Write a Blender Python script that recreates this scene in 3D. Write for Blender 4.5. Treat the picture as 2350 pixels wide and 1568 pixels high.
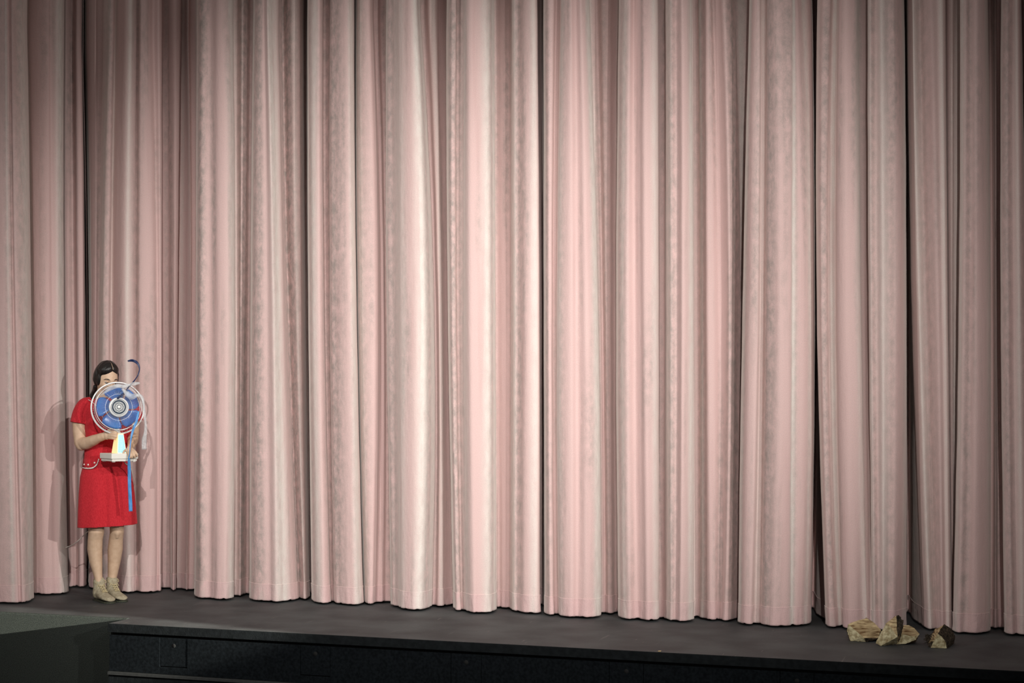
import bpy, bmesh, math, random
import numpy as np
from mathutils import Vector, Matrix, noise
PI = math.pi
R = math.radians
random.seed(7)
scene = bpy.context.scene
COL = scene.collection
for o in list(bpy.data.objects):
    bpy.data.objects.remove(o)

# ------------------------------------------------------------------ camera
F_PX = 3700.0; YAW = R(17.5); ROLL = .0065; CAM = Vector((0, -9.93, 1.325)); PPX, PPY = 1175.0, 940.0
fwd = Vector((-math.sin(YAW), math.cos(YAW), 0)); rgt = Vector((math.cos(YAW), math.sin(YAW), 0)); up = Vector((0, 0, 1))
CX = rgt * math.cos(ROLL) + up * math.sin(ROLL)
CU = -rgt * math.sin(ROLL) + up * math.cos(ROLL)
cd = bpy.data.cameras.new('camera'); cam = bpy.data.objects.new('camera', cd); COL.objects.link(cam)
cd.sensor_width = 36; cd.lens = 36 * F_PX / 2350; cd.shift_y = (PPY - 784) / 2350
cd.clip_start = .1; cd.clip_end = 200
M = Matrix((CX, CU, -fwd)).transposed().to_4x4(); M.translation = CAM
cam.matrix_world = M
scene.camera = cam

# ------------------------------------------------------------------ world, lights, exposure
w = bpy.data.worlds.new('world'); scene.world = w; w.use_nodes = True
w.node_tree.nodes['Background'].inputs[0].default_value = (1, .95, .90, 1)
w.node_tree.nodes['Background'].inputs[1].default_value = .22
scene.view_settings.view_transform = 'Standard'; scene.view_settings.look = 'None'
scene.view_settings.exposure = 0.0; scene.view_settings.gamma = 1.0
scene.view_settings.use_curve_mapping = False

def spot(name, az, el, dist, target, energy, cone, blend, color, size):
    l = bpy.data.lights.new(name, 'SPOT'); o = bpy.data.objects.new(name, l); COL.objects.link(o)
    a, e = R(az), R(el); t = Vector(target)
    o.location = t + Vector((math.sin(a) * math.cos(e), -math.cos(a) * math.cos(e), math.sin(e))) * dist
    o.rotation_euler = (t - o.location).to_track_quat('-Z', 'Y').to_euler()
    l.energy = energy; l.spot_size = R(cone); l.spot_blend = blend; l.color = color; l.shadow_soft_size = size
    return o
spot('key_spot', 20, 22, 13, (-4.5, 0, 1.40), 3300, 27, 1.0, (1, .965, .92), .05)
spot('key_spot_right', 14, 20, 13, (-2.0, 0, 1.60), 2500, 27, 1.0, (1, .965, .92), .05)
spot('side_spot', 52, 10, 13, (-4.1, 0, 1.40), 2700, 30, 1.0, (1, .97, .92), .05)
spot('mid_spot', 40, 20, 13, (-3.7, 0, 1.5), 1700, 29, 1.0, (1, .965, .92), .05)
spot('left_spot', -35, 16, 13, (-2.8, 0, 1.5), 1300, 33, 1.0, (1, .965, .92), .12)
spot('graze_spot', 79.5, 8.5, 12, (-6.0, -1.22, -.12), 30000, 4.6, .5, (1, .97, .85), .03)

# ------------------------------------------------------------------ camera maths used to measure real positions
def ray(px, py):
    return fwd + CX * ((px - PPX) / F_PX) + CU * ((PPY - py) / F_PX)
def ground(px, py, z=0.0):
    d = ray(px, py); t = (z - CAM.z) / d.z
    return CAM + d * t
def on_y(px, py, y):
    d = ray(px, py); return CAM + d * ((y - CAM.y) / d.y)
def x_at(px, y, z):                                   # world X of the vertical line seen at column px, at depth y and height z
    u = (px - PPX) / F_PX
    q = CX - fwd * u
    return CAM.x - (q.y * (y - CAM.y) + q.z * (z - CAM.z)) / q.x

# ------------------------------------------------------------------ materials
def N(nt, t, **kw):
    n = nt.nodes.new(t)
    for k, v in kw.items(): setattr(n, k, v)
    return n
def mat(name, col, rough=.6, var=.0, scale=20, bump=0, bscale=80, spec=.4, metal=0, stretch=None, sheen=0, alpha=1, trans=0, emit=None, estr=0, col2=None, detail=4, coat=0, tint=None):
    m = bpy.data.materials.new(name); m.use_nodes = True; nt = m.node_tree
    b = nt.nodes['Principled BSDF']; L = nt.links
    b.inputs['Base Color'].default_value = (*col, 1); b.inputs['Roughness'].default_value = rough
    b.inputs['Specular IOR Level'].default_value = spec; b.inputs['Metallic'].default_value = metal
    b.inputs['Sheen Weight'].default_value = sheen
    if tint: b.inputs['Sheen Tint'].default_value = (*tint, 1)
    b.inputs['Alpha'].default_value = alpha; b.inputs['Transmission Weight'].default_value = trans; b.inputs['Coat Weight'].default_value = coat
    if emit: b.inputs['Emission Color'].default_value = (*emit, 1); b.inputs['Emission Strength'].default_value = estr
    tc = N(nt, 'ShaderNodeTexCoord'); mp = N(nt, 'ShaderNodeMapping'); L.new(tc.outputs['Object'], mp.inputs[0])
    if stretch: mp.inputs['Scale'].default_value = stretch
    nz = N(nt, 'ShaderNodeTexNoise'); nz.inputs['Scale'].default_value = scale; nz.inputs['Detail'].default_value = detail
    L.new(mp.outputs[0], nz.inputs['Vector'])
    c2 = col2 or tuple(max(0, c * (1 - var)) for c in col)
    cr = N(nt, 'ShaderNodeValToRGB'); cr.color_ramp.elements[0].position = .35; cr.color_ramp.elements[1].position = .65
    cr.color_ramp.elements[0].color = (*c2, 1); cr.color_ramp.elements[1].color = (*col, 1)
    L.new(nz.outputs['Fac'], cr.inputs[0]); L.new(cr.outputs[0], b.inputs['Base Color'])
    if bump:
        n2 = N(nt, 'ShaderNodeTexNoise'); n2.inputs['Scale'].default_value = bscale; n2.inputs['Detail'].default_value = 3
        L.new(mp.outputs[0], n2.inputs['Vector'])
        bp = N(nt, 'ShaderNodeBump'); bp.inputs['Strength'].default_value = bump; bp.inputs['Distance'].default_value = .01
        L.new(n2.outputs['Fac'], bp.inputs['Height']); L.new(bp.outputs[0], b.inputs['Normal'])
    return m

def velvet(name, base, nap, deep, bumps=.25):
    m = bpy.data.materials.new(name); m.use_nodes = True; nt = m.node_tree; L = nt.links
    b = nt.nodes['Principled BSDF']
    uv = N(nt, 'ShaderNodeUVMap'); uv.uv_map = 'cloth'
    def nz(sx, sy, sc, det, rough=.55, off=0):
        mp = N(nt, 'ShaderNodeMapping'); mp.inputs['Scale'].default_value = (sx, sy, 1); mp.inputs['Location'].default_value = (off, off * .7, 0)
        L.new(uv.outputs[0], mp.inputs[0])
        n = N(nt, 'ShaderNodeTexNoise'); n.inputs['Scale'].default_value = sc; n.inputs['Detail'].default_value = det; n.inputs['Roughness'].default_value = rough
        L.new(mp.outputs[0], n.inputs['Vector']); return n.outputs['Fac']
    def ramp(fac, a, bb, c0=(0, 0, 0), c1=(1, 1, 1)):
        r = N(nt, 'ShaderNodeValToRGB'); r.color_ramp.elements[0].position = a; r.color_ramp.elements[1].position = bb
        r.color_ramp.elements[0].color = (*c0, 1); r.color_ramp.elements[1].color = (*c1, 1); L.new(fac, r.inputs[0]); return r.outputs[0]
    def mix(fac, c1, c2):
        x = N(nt, 'ShaderNodeMix', data_type='RGBA'); 
        if isinstance(fac, float): x.inputs[0].default_value = fac
        else: L.new(fac, x.inputs[0])
        for i, c in ((6, c1), (7, c2)):
            if isinstance(c, tuple): x.inputs[i].default_value = (*c, 1)
            else: L.new(c, x.inputs[i])
        return x.outputs[2]
    def mul(a, bb):
        x = N(nt, 'ShaderNodeMath', operation='MULTIPLY'); L.new(a, x.inputs[0]); L.new(bb, x.inputs[1]); return x.outputs[0]
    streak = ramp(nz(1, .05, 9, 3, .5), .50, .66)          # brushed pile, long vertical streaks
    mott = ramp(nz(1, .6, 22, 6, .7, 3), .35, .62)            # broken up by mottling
    at = N(nt, 'ShaderNodeAttribute'); at.attribute_name = 'nap'  # grey bands: brushed pile together with painted sheen
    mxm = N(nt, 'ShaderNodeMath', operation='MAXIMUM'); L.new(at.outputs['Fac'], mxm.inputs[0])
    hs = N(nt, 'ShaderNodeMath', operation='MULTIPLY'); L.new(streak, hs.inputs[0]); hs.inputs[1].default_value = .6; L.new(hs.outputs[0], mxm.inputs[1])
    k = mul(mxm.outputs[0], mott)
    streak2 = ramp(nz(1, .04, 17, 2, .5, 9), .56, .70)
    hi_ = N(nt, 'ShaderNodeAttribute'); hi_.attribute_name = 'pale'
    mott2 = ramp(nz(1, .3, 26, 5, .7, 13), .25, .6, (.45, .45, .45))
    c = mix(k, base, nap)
    c = mix(mul(hi_.outputs['Fac'], mott2), c, (.72, .66, .61))  # lays the painted sheen highlights over the pile colour
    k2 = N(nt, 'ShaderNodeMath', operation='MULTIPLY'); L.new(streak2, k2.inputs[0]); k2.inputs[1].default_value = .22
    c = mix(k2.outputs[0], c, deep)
    fine = ramp(nz(1, .8, 240, 3, .6, 5), .3, .7, (.86, .86, .86), (1.06, 1.06, 1.06))
    x = N(nt, 'ShaderNodeMix', data_type='RGBA', blend_type='MULTIPLY'); x.inputs[0].default_value = 1
    L.new(c, x.inputs[6]); L.new(fine, x.inputs[7]); L.new(x.outputs[2], b.inputs['Base Color'])
    b.inputs['Roughness'].default_value = .85; b.inputs['Specular IOR Level'].default_value = .15
    b.inputs['Sheen Weight'].default_value = .3; b.inputs['Sheen Roughness'].default_value = .35
    b.inputs['Sheen Tint'].default_value = (.97, .93, .86, 1)
    a1 = N(nt, 'ShaderNodeMath', operation='ADD'); L.new(nz(1, .25, 30, 4, .6, 1), a1.inputs[0])
    h2 = N(nt, 'ShaderNodeMath', operation='MULTIPLY'); L.new(nz(1, 1, 14, 5, .65, 7), h2.inputs[0]); h2.inputs[1].default_value = .8; L.new(h2.outputs[0], a1.inputs[1])
    bp = N(nt, 'ShaderNodeBump'); bp.inputs['Strength'].default_value = bumps; bp.inputs['Distance'].default_value = .012
    L.new(a1.outputs[0], bp.inputs['Height']); L.new(bp.outputs[0], b.inputs['Normal'])
    return m

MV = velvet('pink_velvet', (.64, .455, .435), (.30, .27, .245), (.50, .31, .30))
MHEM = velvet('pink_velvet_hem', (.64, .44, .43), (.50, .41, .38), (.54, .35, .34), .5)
MTH = mat('hem_thread', (.75, .55, .50), .8, .2, 200)
def stage_mat():
    m = mat('black_stage_floor', (.066, .073, .074), .62, .0, 3.2, .12, 60, .25, detail=8, col2=(.036, .039, .041))
    nt = m.node_tree; L = nt.links; b = nt.nodes['Principled BSDF']
    src = b.inputs['Base Color'].links[0].from_socket
    tc = [n for n in nt.nodes if n.type == 'TEX_COORD'][0]
    prev = src
    for sc, ang, thr, colr in ((70, .5, .80, (.22, .20, .18)), (26, -1.1, .80, (.13, .125, .12))):
        mp = N(nt, 'ShaderNodeMapping'); mp.inputs['Rotation'].default_value = (0, 0, ang); mp.inputs['Scale'].default_value = (1, .07, 1)
        L.new(tc.outputs['Object'], mp.inputs[0])
        n = N(nt, 'ShaderNodeTexNoise'); n.inputs['Scale'].default_value = sc; n.inputs['Detail'].default_value = 2; L.new(mp.outputs[0], n.inputs['Vector'])
        r = N(nt, 'ShaderNodeValToRGB'); r.color_ramp.elements[0].position = thr - .08; r.color_ramp.elements[1].position = thr; L.new(n.outputs['Fac'], r.inputs[0])
        x = N(nt, 'ShaderNodeMix', data_type='RGBA'); L.new(r.outputs[0], x.inputs[0]); L.new(prev, x.inputs[6]); x.inputs[7].default_value = (*colr, 1); prev = x.outputs[2]
    L.new(prev, b.inputs['Base Color'])
    return m
MFLOOR = stage_mat()
MBLK = mat('black_painted_board', (.0060, .0075, .009), .95, .5, 60, .15, 200, .03, detail=8)
MBLK2 = mat('black_painted_lip', (.008, .0095, .0105), .9, .4, 30, .15, 100, .06)
MHOLE = mat('hole_black', (.001, .001, .001), .9)
MCARP = mat('grey_green_carpet', (.072, .080, .070), .95, .0, 260, .8, 420, .1, detail=6, col2=(.020, .025, .024))
MBACK = mat('black_masking', (.004, .004, .004), .9)
MSKIN = mat('skin', (.66, .47, .33), .5, .0, 40, .05, 150, .35, col2=(.60, .41, .28))
MHAIR = mat('dark_brown_hair', (.012, .009, .008), .35, .4, 120, .3, 160, .5, stretch=(1, 1, .2))
MRED = mat('red_linen', (.60, .030, .042), .85, .0, 160, .35, 320, .15, stretch=(1, 1, .5), col2=(.48, .018, .028), sheen=.15, tint=(1, .5, .5))
MWHITE = mat('white_trim', (.85, .82, .78), .6, .1, 60)
MBOOT = mat('khaki_suede', (.47, .42, .30), .85, .0, 55, .3, 200, .2, col2=(.33, .28, .19))
MSOLE = mat('dark_olive_sole', (.05, .055, .035), .7, .2)
MLACE = mat('cream_lace', (.62, .52, .30), .8, .2, 100)
MSOCK = mat('olive_sock', (.30, .27, .16), .9, .3, 200)
MEYE = mat('eye_white', (.6, .55, .5), .3, .1)
MIRIS = mat('dark_iris', (.02, .012, .01), .2, .1)
MLIP = mat('lip', (.42, .14, .12), .5, .1)
MFAN = mat('ivory_fan_plastic', (.86, .84, .77), .35, .04, 10, spec=.5)
MCHR = mat('polished_white_metal', (.90, .91, .90), .25, .05, 20, metal=.05, spec=.6)
MWIRE = mat('guard_wire', (.85, .88, .90), .25, .05, 20, metal=.5, spec=.7)
MBLADE = mat('blue_blade_plastic', (.03, .17, .62), .18, .0, 12, spec=.6, alpha=.74, trans=.2, col2=(.05, .28, .75))
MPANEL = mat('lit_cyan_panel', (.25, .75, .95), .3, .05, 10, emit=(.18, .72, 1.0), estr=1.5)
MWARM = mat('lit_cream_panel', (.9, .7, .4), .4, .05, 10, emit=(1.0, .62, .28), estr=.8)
MDARKP = mat('dark_hub_plastic', (.03, .05, .08), .3, .1)
MNAVY = mat('navy_ribbon', (.015, .03, .11), .45, .3, 30, spec=.5)
MBLUE = mat('bright_blue_ribbon', (.10, .34, .70), .45, .3, 20, spec=.5, col2=(.06, .24, .58))
MCLEAR = mat('clear_film', (.75, .78, .80), .25, .05, 60, .6, 60, .6, alpha=.42, trans=.2)
MCORD = mat('white_cord', (.72, .68, .62), .5, .1)
MEND = mat('log_end_grain', (.62, .56, .36), .85, .0, 45, .5, 120, .15, col2=(.27, .21, .11), detail=8)
MSPLIT = mat('log_split_wood', (.68, .54, .31), .85, .0, 34, 1.0, 60, .15, stretch=(.35, .35, 2.6), col2=(.16, .09, .04), detail=7)
MBARK = mat('log_bark', (.085, .065, .045), .95, .0, 60, 1.0, 90, .1, col2=(.02, .017, .012), detail=8)

# ------------------------------------------------------------------ object helpers
def obj(name, me, m=None, parent=None, smooth=True):
    if isinstance(me, bmesh.types.BMesh):
        bm = me; me = bpy.data.meshes.new(name); bm.normal_update(); bm.to_mesh(me); bm.free()
    o = bpy.data.objects.new(name, me); COL.objects.link(o)
    if m:
        for x in (m if isinstance(m, (list, tuple)) else [m]): me.materials.append(x)
    for p in me.polygons: p.use_smooth = smooth
    if parent: o.parent = parent
    return o
def empty(name, loc):
    o = bpy.data.objects.new(name, None); COL.objects.link(o); o.location = loc; o.empty_display_size = .1; return o
def tag(o, label=None, cat=None, group=None, kind=None):
    for k, v in (('label', label), ('category', cat), ('group', group), ('kind', kind)):
        if v: o[k] = v
    return o
def box(bm, lo, hi, bevel=0):
    r = bmesh.ops.create_cube(bm, size=1)
    for v in r['verts']:
        v.co = Vector((lo[i] + (v.co[i] + .5) * (hi[i] - lo[i]) for i in range(3)))
    if bevel:
        es = list({e for v in r['verts'] for e in v.link_edges})
        bmesh.ops.bevel(bm, geom=es, offset=bevel, segments=2, affect='EDGES', profile=.5)
def catmull(pts, n):
    pts = [Vector(p) for p in pts]; out = []
    P = [pts[0] * 2 - pts[1]] + pts + [pts[-1] * 2 - pts[-2]]
    for i in range(1, len(P) - 2):
        for k in range(n):
            t = k / n; a, b, c, d = P[i - 1], P[i], P[i + 1], P[i + 2]
            out.append(.5 * ((2 * b) + (c - a) * t + (2 * a - 5 * b + 4 * c - d) * t * t + (3 * b - a - 3 * c + d) * t ** 3))
    out.append(pts[-1]); return out
def tube(bm, pts, rad, seg=12, sub=1, caps=True, flat=1.0, side=None):
    """tapered tube along pts; rad: radius or list; flat squeezes across `side`"""
    if not isinstance(rad, (list, tuple)): rad = [rad] * len(pts)
    if sub > 1:
        q = catmull([(*p, 0) if False else p for p in pts], sub)
        rr = []
        for i in range(len(rad) - 1):
            rr += [rad[i] + (rad[i + 1] - rad[i]) * (3 * (k / sub) ** 2 - 2 * (k / sub) ** 3) for k in range(sub)]
        rr.append(rad[-1]); pts, rad = q, rr
    pts = [Vector(p) for p in pts]
    if caps:                                            # rounded ends
        d0 = (pts[0] - pts[1]).normalized(); d1 = (pts[-1] - pts[-2]).normalized()
        a = [(pts[0] + d0 * rad[0] * math.sin(t), max(rad[0] * math.cos(t), 1e-4)) for t in (1.5, 1.1, .6)]
        b = [(pts[-1] + d1 * rad[-1] * math.sin(t), max(rad[-1] * math.cos(t), 1e-4)) for t in (.6, 1.1, 1.5)]
        pts = [x[0] for x in a] + pts + [x[0] for x in b]; rad = [x[1] for x in a] + list(rad) + [x[1] for x in b]
    n = len(pts); rings = []
    t = (pts[1] - pts[0]).normalized()
    u = (side.copy() if side is not None else (Vector((0, 0, 1)) if abs(t.z) < .8 else Vector((1, 0, 0))))
    u = (u - t * u.dot(t)).normalized()
    for i in range(n):
        t = (pts[min(i + 1, n - 1)] - pts[max(i - 1, 0)]).normalized()
        u = (u - t * u.dot(t)).normalized(); v = t.cross(u)
        rings.append([bm.verts.new(pts[i] + (u * math.cos(2 * PI * k / seg) + v * math.sin(2 * PI * k / seg) * flat) * rad[i]) for k in range(seg)])
    skin(bm, rings)
def skin(bm, rings, cap=True, closed=True):
    seg = len(rings[0])
    for a, b in zip(rings, rings[1:]):
        for k in range(seg if closed else seg - 1):
            bm.faces.new((a[k], a[(k + 1) % seg], b[(k + 1) % seg], b[k]))
    if cap:
        bm.faces.new(rings[0][::-1]); bm.faces.new(rings[-1])
def lathe(bm, prof, seg=48, axis='z', T=None):
    """prof: (radius, height); closed with caps when radius 0"""
    rings = []
    for r, h in prof:
        rings.append([bm.verts.new((max(r, 1e-5) * math.cos(2 * PI * k / seg), max(r, 1e-5) * math.sin(2 * PI * k / seg), h)) for k in range(seg)])
    skin(bm, rings, cap=False)
    if T is not None:
        for rg in rings:
            for v in rg: v.co = T @ v.co
def torus(bm, Rr, r, seg=64, s2=8, T=None, z=0):
    rings = [[bm.verts.new(((Rr + r * math.cos(2 * PI * j / s2)) * math.cos(2 * PI * i / seg), (Rr + r * math.cos(2 * PI * j / s2)) * math.sin(2 * PI * i / seg), z + r * math.sin(2 * PI * j / s2))) for j in range(s2)] for i in range(seg)]
    for i in range(seg):
        a, b = rings[i], rings[(i + 1) % seg]
        for j in range(s2): bm.faces.new((a[j], b[j], b[(j + 1) % s2], a[(j + 1) % s2]))
    if T is not None:
        for rg in rings:
            for v in rg: v.co = T @ v.co
def remesh(bm, vox, smooth_it=2):
    me = bpy.data.meshes.new('tmp'); bmesh.ops.recalc_face_normals(bm, faces=bm.faces); bm.to_mesh(me); bm.free()
    o = bpy.data.objects.new('tmp', me); COL.objects.link(o)
    md = o.modifiers.new('r', 'REMESH'); md.mode = 'VOXEL'; md.voxel_size = vox
    if smooth_it:
        s = o.modifiers.new('s', 'SMOOTH'); s.factor = .5; s.iterations = smooth_it
    dg = bpy.context.evaluated_depsgraph_get(); out = bpy.data.meshes.new_from_object(o.evaluated_get(dg))
    bpy.data.objects.remove(o); return out

# ------------------------------------------------------------------ structure: stage, stage front, masking
EDGE = -1.27; XL = x_at(248, EDGE, 0)
bm = bmesh.new(); box(bm, (XL, EDGE + .012, -.045), (7.5, 2.2, 0)); box(bm, (-11, -1.04, -.045), (XL, 2.2, 0))
tag(obj('floor', bm, MFLOOR, smooth=False), 'black painted stage floor with pale scuffs', kind='structure')
bm = bmesh.new(); box(bm, (XL, EDGE - .004, -.052), (7.5, EDGE + .012, -.0005), .002)
tag(obj('trim_1', bm, MBLK2, smooth=False), kind='structure')
front = tag(empty('wall_front', (0, EDGE, -.3)), kind='structure')
def fpart(name, bm, m, par): 
    o = obj(name, bm, m, None, False); o.parent = par; o.matrix_parent_inverse = Matrix.Translation(-Vector(par.location)); return o
# boards with the hatches cut out between them

def xf(px, z): return x_at(px, EDGE + .02, z)
hatches = [(368, 430), (690, 758), (1035, 1105), (1398, 1477), (1790, 1868)]
cuts = []
for a, b in hatches: cuts.append((xf(a, -.2), xf(b, -.2)))
Z0, Z1 = -.292, -.07
HB = -.245
prev = XL
fy0, fy1 = EDGE + .015, EDGE + .035
ends = cuts + [(7.5, 7.5)]
for i, (a, b) in enumerate(ends):
    bm = bmesh.new(); box(bm, (prev + .0015, fy0, Z0), (a - .0015, fy1, Z1), .001)
    fpart('board', bm, MBLK, front)
    if a < 7:
        bm = bmesh.new(); box(bm, (a + .0012, fy0 + .003, HB + .002), (b - .0012, fy1, Z1), .001)
        h = fpart('hatch', bm, MBLK, front)
        bm = bmesh.new(); box(bm, (a, fy0, Z0), (b, fy1, HB - .003), .001); fpart('board', bm, MBLK, front)
        hxp, hz = (a + b) / 2, -.117
        bm = bmesh.new(); lathe(bm, [(0, 0), (.0130, 0), (.0130, -.004)], 24, T=Matrix.Translation((hxp, fy0 + .0025, hz)) @ Matrix.Rotation(PI / 2, 4, 'X'))
        ho = obj('finger_hole', bm, MHOLE, None); ho.parent = h
        
    prev = b
bm = bmesh.new(); box(bm, (XL, EDGE + .035, -1.1), (7.5, EDGE + .06, -.045)); fpart('backing', bm, MHOLE, front)
bm = bmesh.new(); box(bm, (XL, EDGE - .006, -.312), (7.5, EDGE + .03, -.293), .002)
tag(obj('trim_2', bm, mat('dark_ledge', (.020, .021, .021), .6, .3, 40), smooth=False), kind='structure')
bm = bmesh.new(); box(bm, (XL, EDGE + .01, -1.1), (7.5, EDGE + .03, -.312))
tag(obj('trim_3', bm, MBLK2, smooth=False), kind='structure')
# carpeted stage front on the left, set back behind the lip of the black stage
bm = bmesh.new(); box(bm, (-11, -1.05, -1.1), (XL, -1.01, .003), .008)
tag(obj('wall_left', bm, MCARP, smooth=False), 'grey-green carpeted stage front left of the black boards', kind='structure')
bm = bmesh.new(); box(bm, (-11, -9, -1.14), (8, 2.2, -1.1))
tag(obj('floor.001', bm, MCARP, smooth=False), kind='structure')
bm = bmesh.new(); box(bm, (-11, 2.1, -1.1), (8, 2.2, 6)); tag(obj('wall_back', bm, MBACK, smooth=False), kind='structure')

# ------------------------------------------------------------------ curtain
# plan line of each panel: columns seen at the top / middle / foot of the picture, and the depth (a floor row when > 100, else metres)
P0 = [(-330,-330,-330,-.5),(-310,-310,-310,-.6),(-260,-260,-260,-.66),(-215,-215,-215,-.5),'R',(-205,-205,-205,-.2),(-190,-190,-190,-.2),'L',(-192,-192,-192,-.5),(-150,-150,-150,-.66),(-80,-80,-80,-.68),(-30,-30,-30,-.66),(0,2,5,-.665),(18,26,40,-.64),(22.5,31,46,-.615),(27,37,52,-.62),(45,55,64,-.55),(57,68,73,-.45),(62,72.5,77,-.34),'R',(55,64,70,-.12),(40,50,60,-.1)]
P1 = [(35,45,55,.1),(50,62,65,0),(63,75,76,-.13),(72,84,92,-.15),(90,100,106,-.15),(110,113,118,-.13),(116,121,128,-.10),(130,133,140,-.08),(142,142,151,-.02),(147,147,157,.05),'R',(144,144,153,.16)]
P2 = [(125,125,140,.3),(140,140,150,.33),(151,151,161,.31),(158,160,168,.34),(166,170,176,.38),(176,180,184,.34),(184,191,192,.36),(188,196,198,.46),'R',(184,192,194,1.0)]
P3 = [(190,200,198,1.1),(196,207.5,204,.5),(206,211,206,.34),(213,214,209,.31),(219,219,213,.30),(226,226,218,.32),'L',(237,226,221,.28),(244,231,228,.22),(252,238,238,.18),(258,248,252,.19),(266,256,262,.25),(275,265,270,.21),(288,282,284,.16),(300,292,297,.16),(308,304,307,.20),(316,312,314,.245),(323,320,325,.20),(335,340,343,.22),(342,352,354,.25),(352,362,362,.30),(364,368,366.5,.30),(371,371,369,.36),'R',(377,379,381,(.42,.44,.50)),(384,387,390,(.42,.44,.5)),(388,392,394,.41),(402,401,398,.37),(414,408,403,.41),'R',(421,416,409,.50),(429,432,424,.47),(432,437.5,428,.42),(437,441,433,.46),(448,448,443,.47),'L',(452,449.5,447,.17),(455,453,451,.08),(466,462,462,.03),(482,480,480,.05),(500,502,500,.01),(518,522,517,.02),(530,534,528,.07),(535,539,535,.13),'R',(543,545,542,(.2,.2,.25)),(556,553,551,(.16,.17,.24)),(568,562,560,(.2,.22,.34)),(576,570,567,(.24,.27,.38)),'L',(581,575,573,.15),(584,578,576,.09),(592,588,588,.04),(601,602,604,.03),(607,614,618,.035),(614,628,634,.01),(626,640,652,.07),(637,651,668,.12),(641,656,681,.20),(650,663,688,.27),(660,672,694,.23),(672,682,699,.21),(685,690,704,.24),(693,696,708,.30),(697,701,711,.38),'R',(701,704,713,.6),(705,708,715,.55),'L',(705,708,716,.21),(709,712,721,.11),(720,720,732,.06),(732,733,745,.05),(740,743,757,.10),(743,747,761,.18),(754,756,766,.17),(760,761,770,.10),(768,770,778,.08),(785,788,795,.05),(800,807,815,.05),(808,815,827,.10),(813.5,819,834.5,.18),'R',(809,814,829,.3)]
P4 = [(806,809,824,.46),(813,816,831,.40),(817,820,836.5,.24),(822,825,841,.15),(835,840,848,.12),(847,859,854,.13),(853,868.5,858,.18),(858,875,866,.24),(866,881,876,.25),(874,886,886,.29),(884,892,896,.29),'L',(887,888,898,.14),(891,892,902,.09),(899,902,909,.08),(908,913,917,.04),(917,920,921,-.02),(930,934,933,-.05),(945,957,950,-.065),(955,975,966,-.04),(960,989,982,.06),(964,996,991,.17),'R',(974,1001,999,.21),(985,1007,1006,.17),(997,1013,1014,.18),(1005,1018,1022,.22),(1017,1023,1031,.26),(1028,1032,1042,.30),'L',(1025,1028,1041,.12),(1029,1031,1044,.06),(1038,1038,1050,0),(1046,1045,1056,.01),(1049,1050,1060,.05),(1064,1062,1068,.03),(1069,1070,1078,-.04),(1080,1080,1088,-.07),(1098,1100,1102,-.05),(1118,1122,1122,-.02),(1129,1132,1132,.05),(1133,1137.5,1139,.14),'R',(1141,1142,1145,.26),(1150,1152,1152,.25),(1162,1163,1162,.24),(1170,1171,1170,.23),(1173,1174,1173,.17),(1178,1180,1179,.11),(1190,1190,1188,.10),(1205,1205,1203,.05),(1222,1222,1222,.04),(1229,1234,1233,.05),(1233,1239,1240,.09),'R',(1228,1234,1236,.2)]
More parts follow.
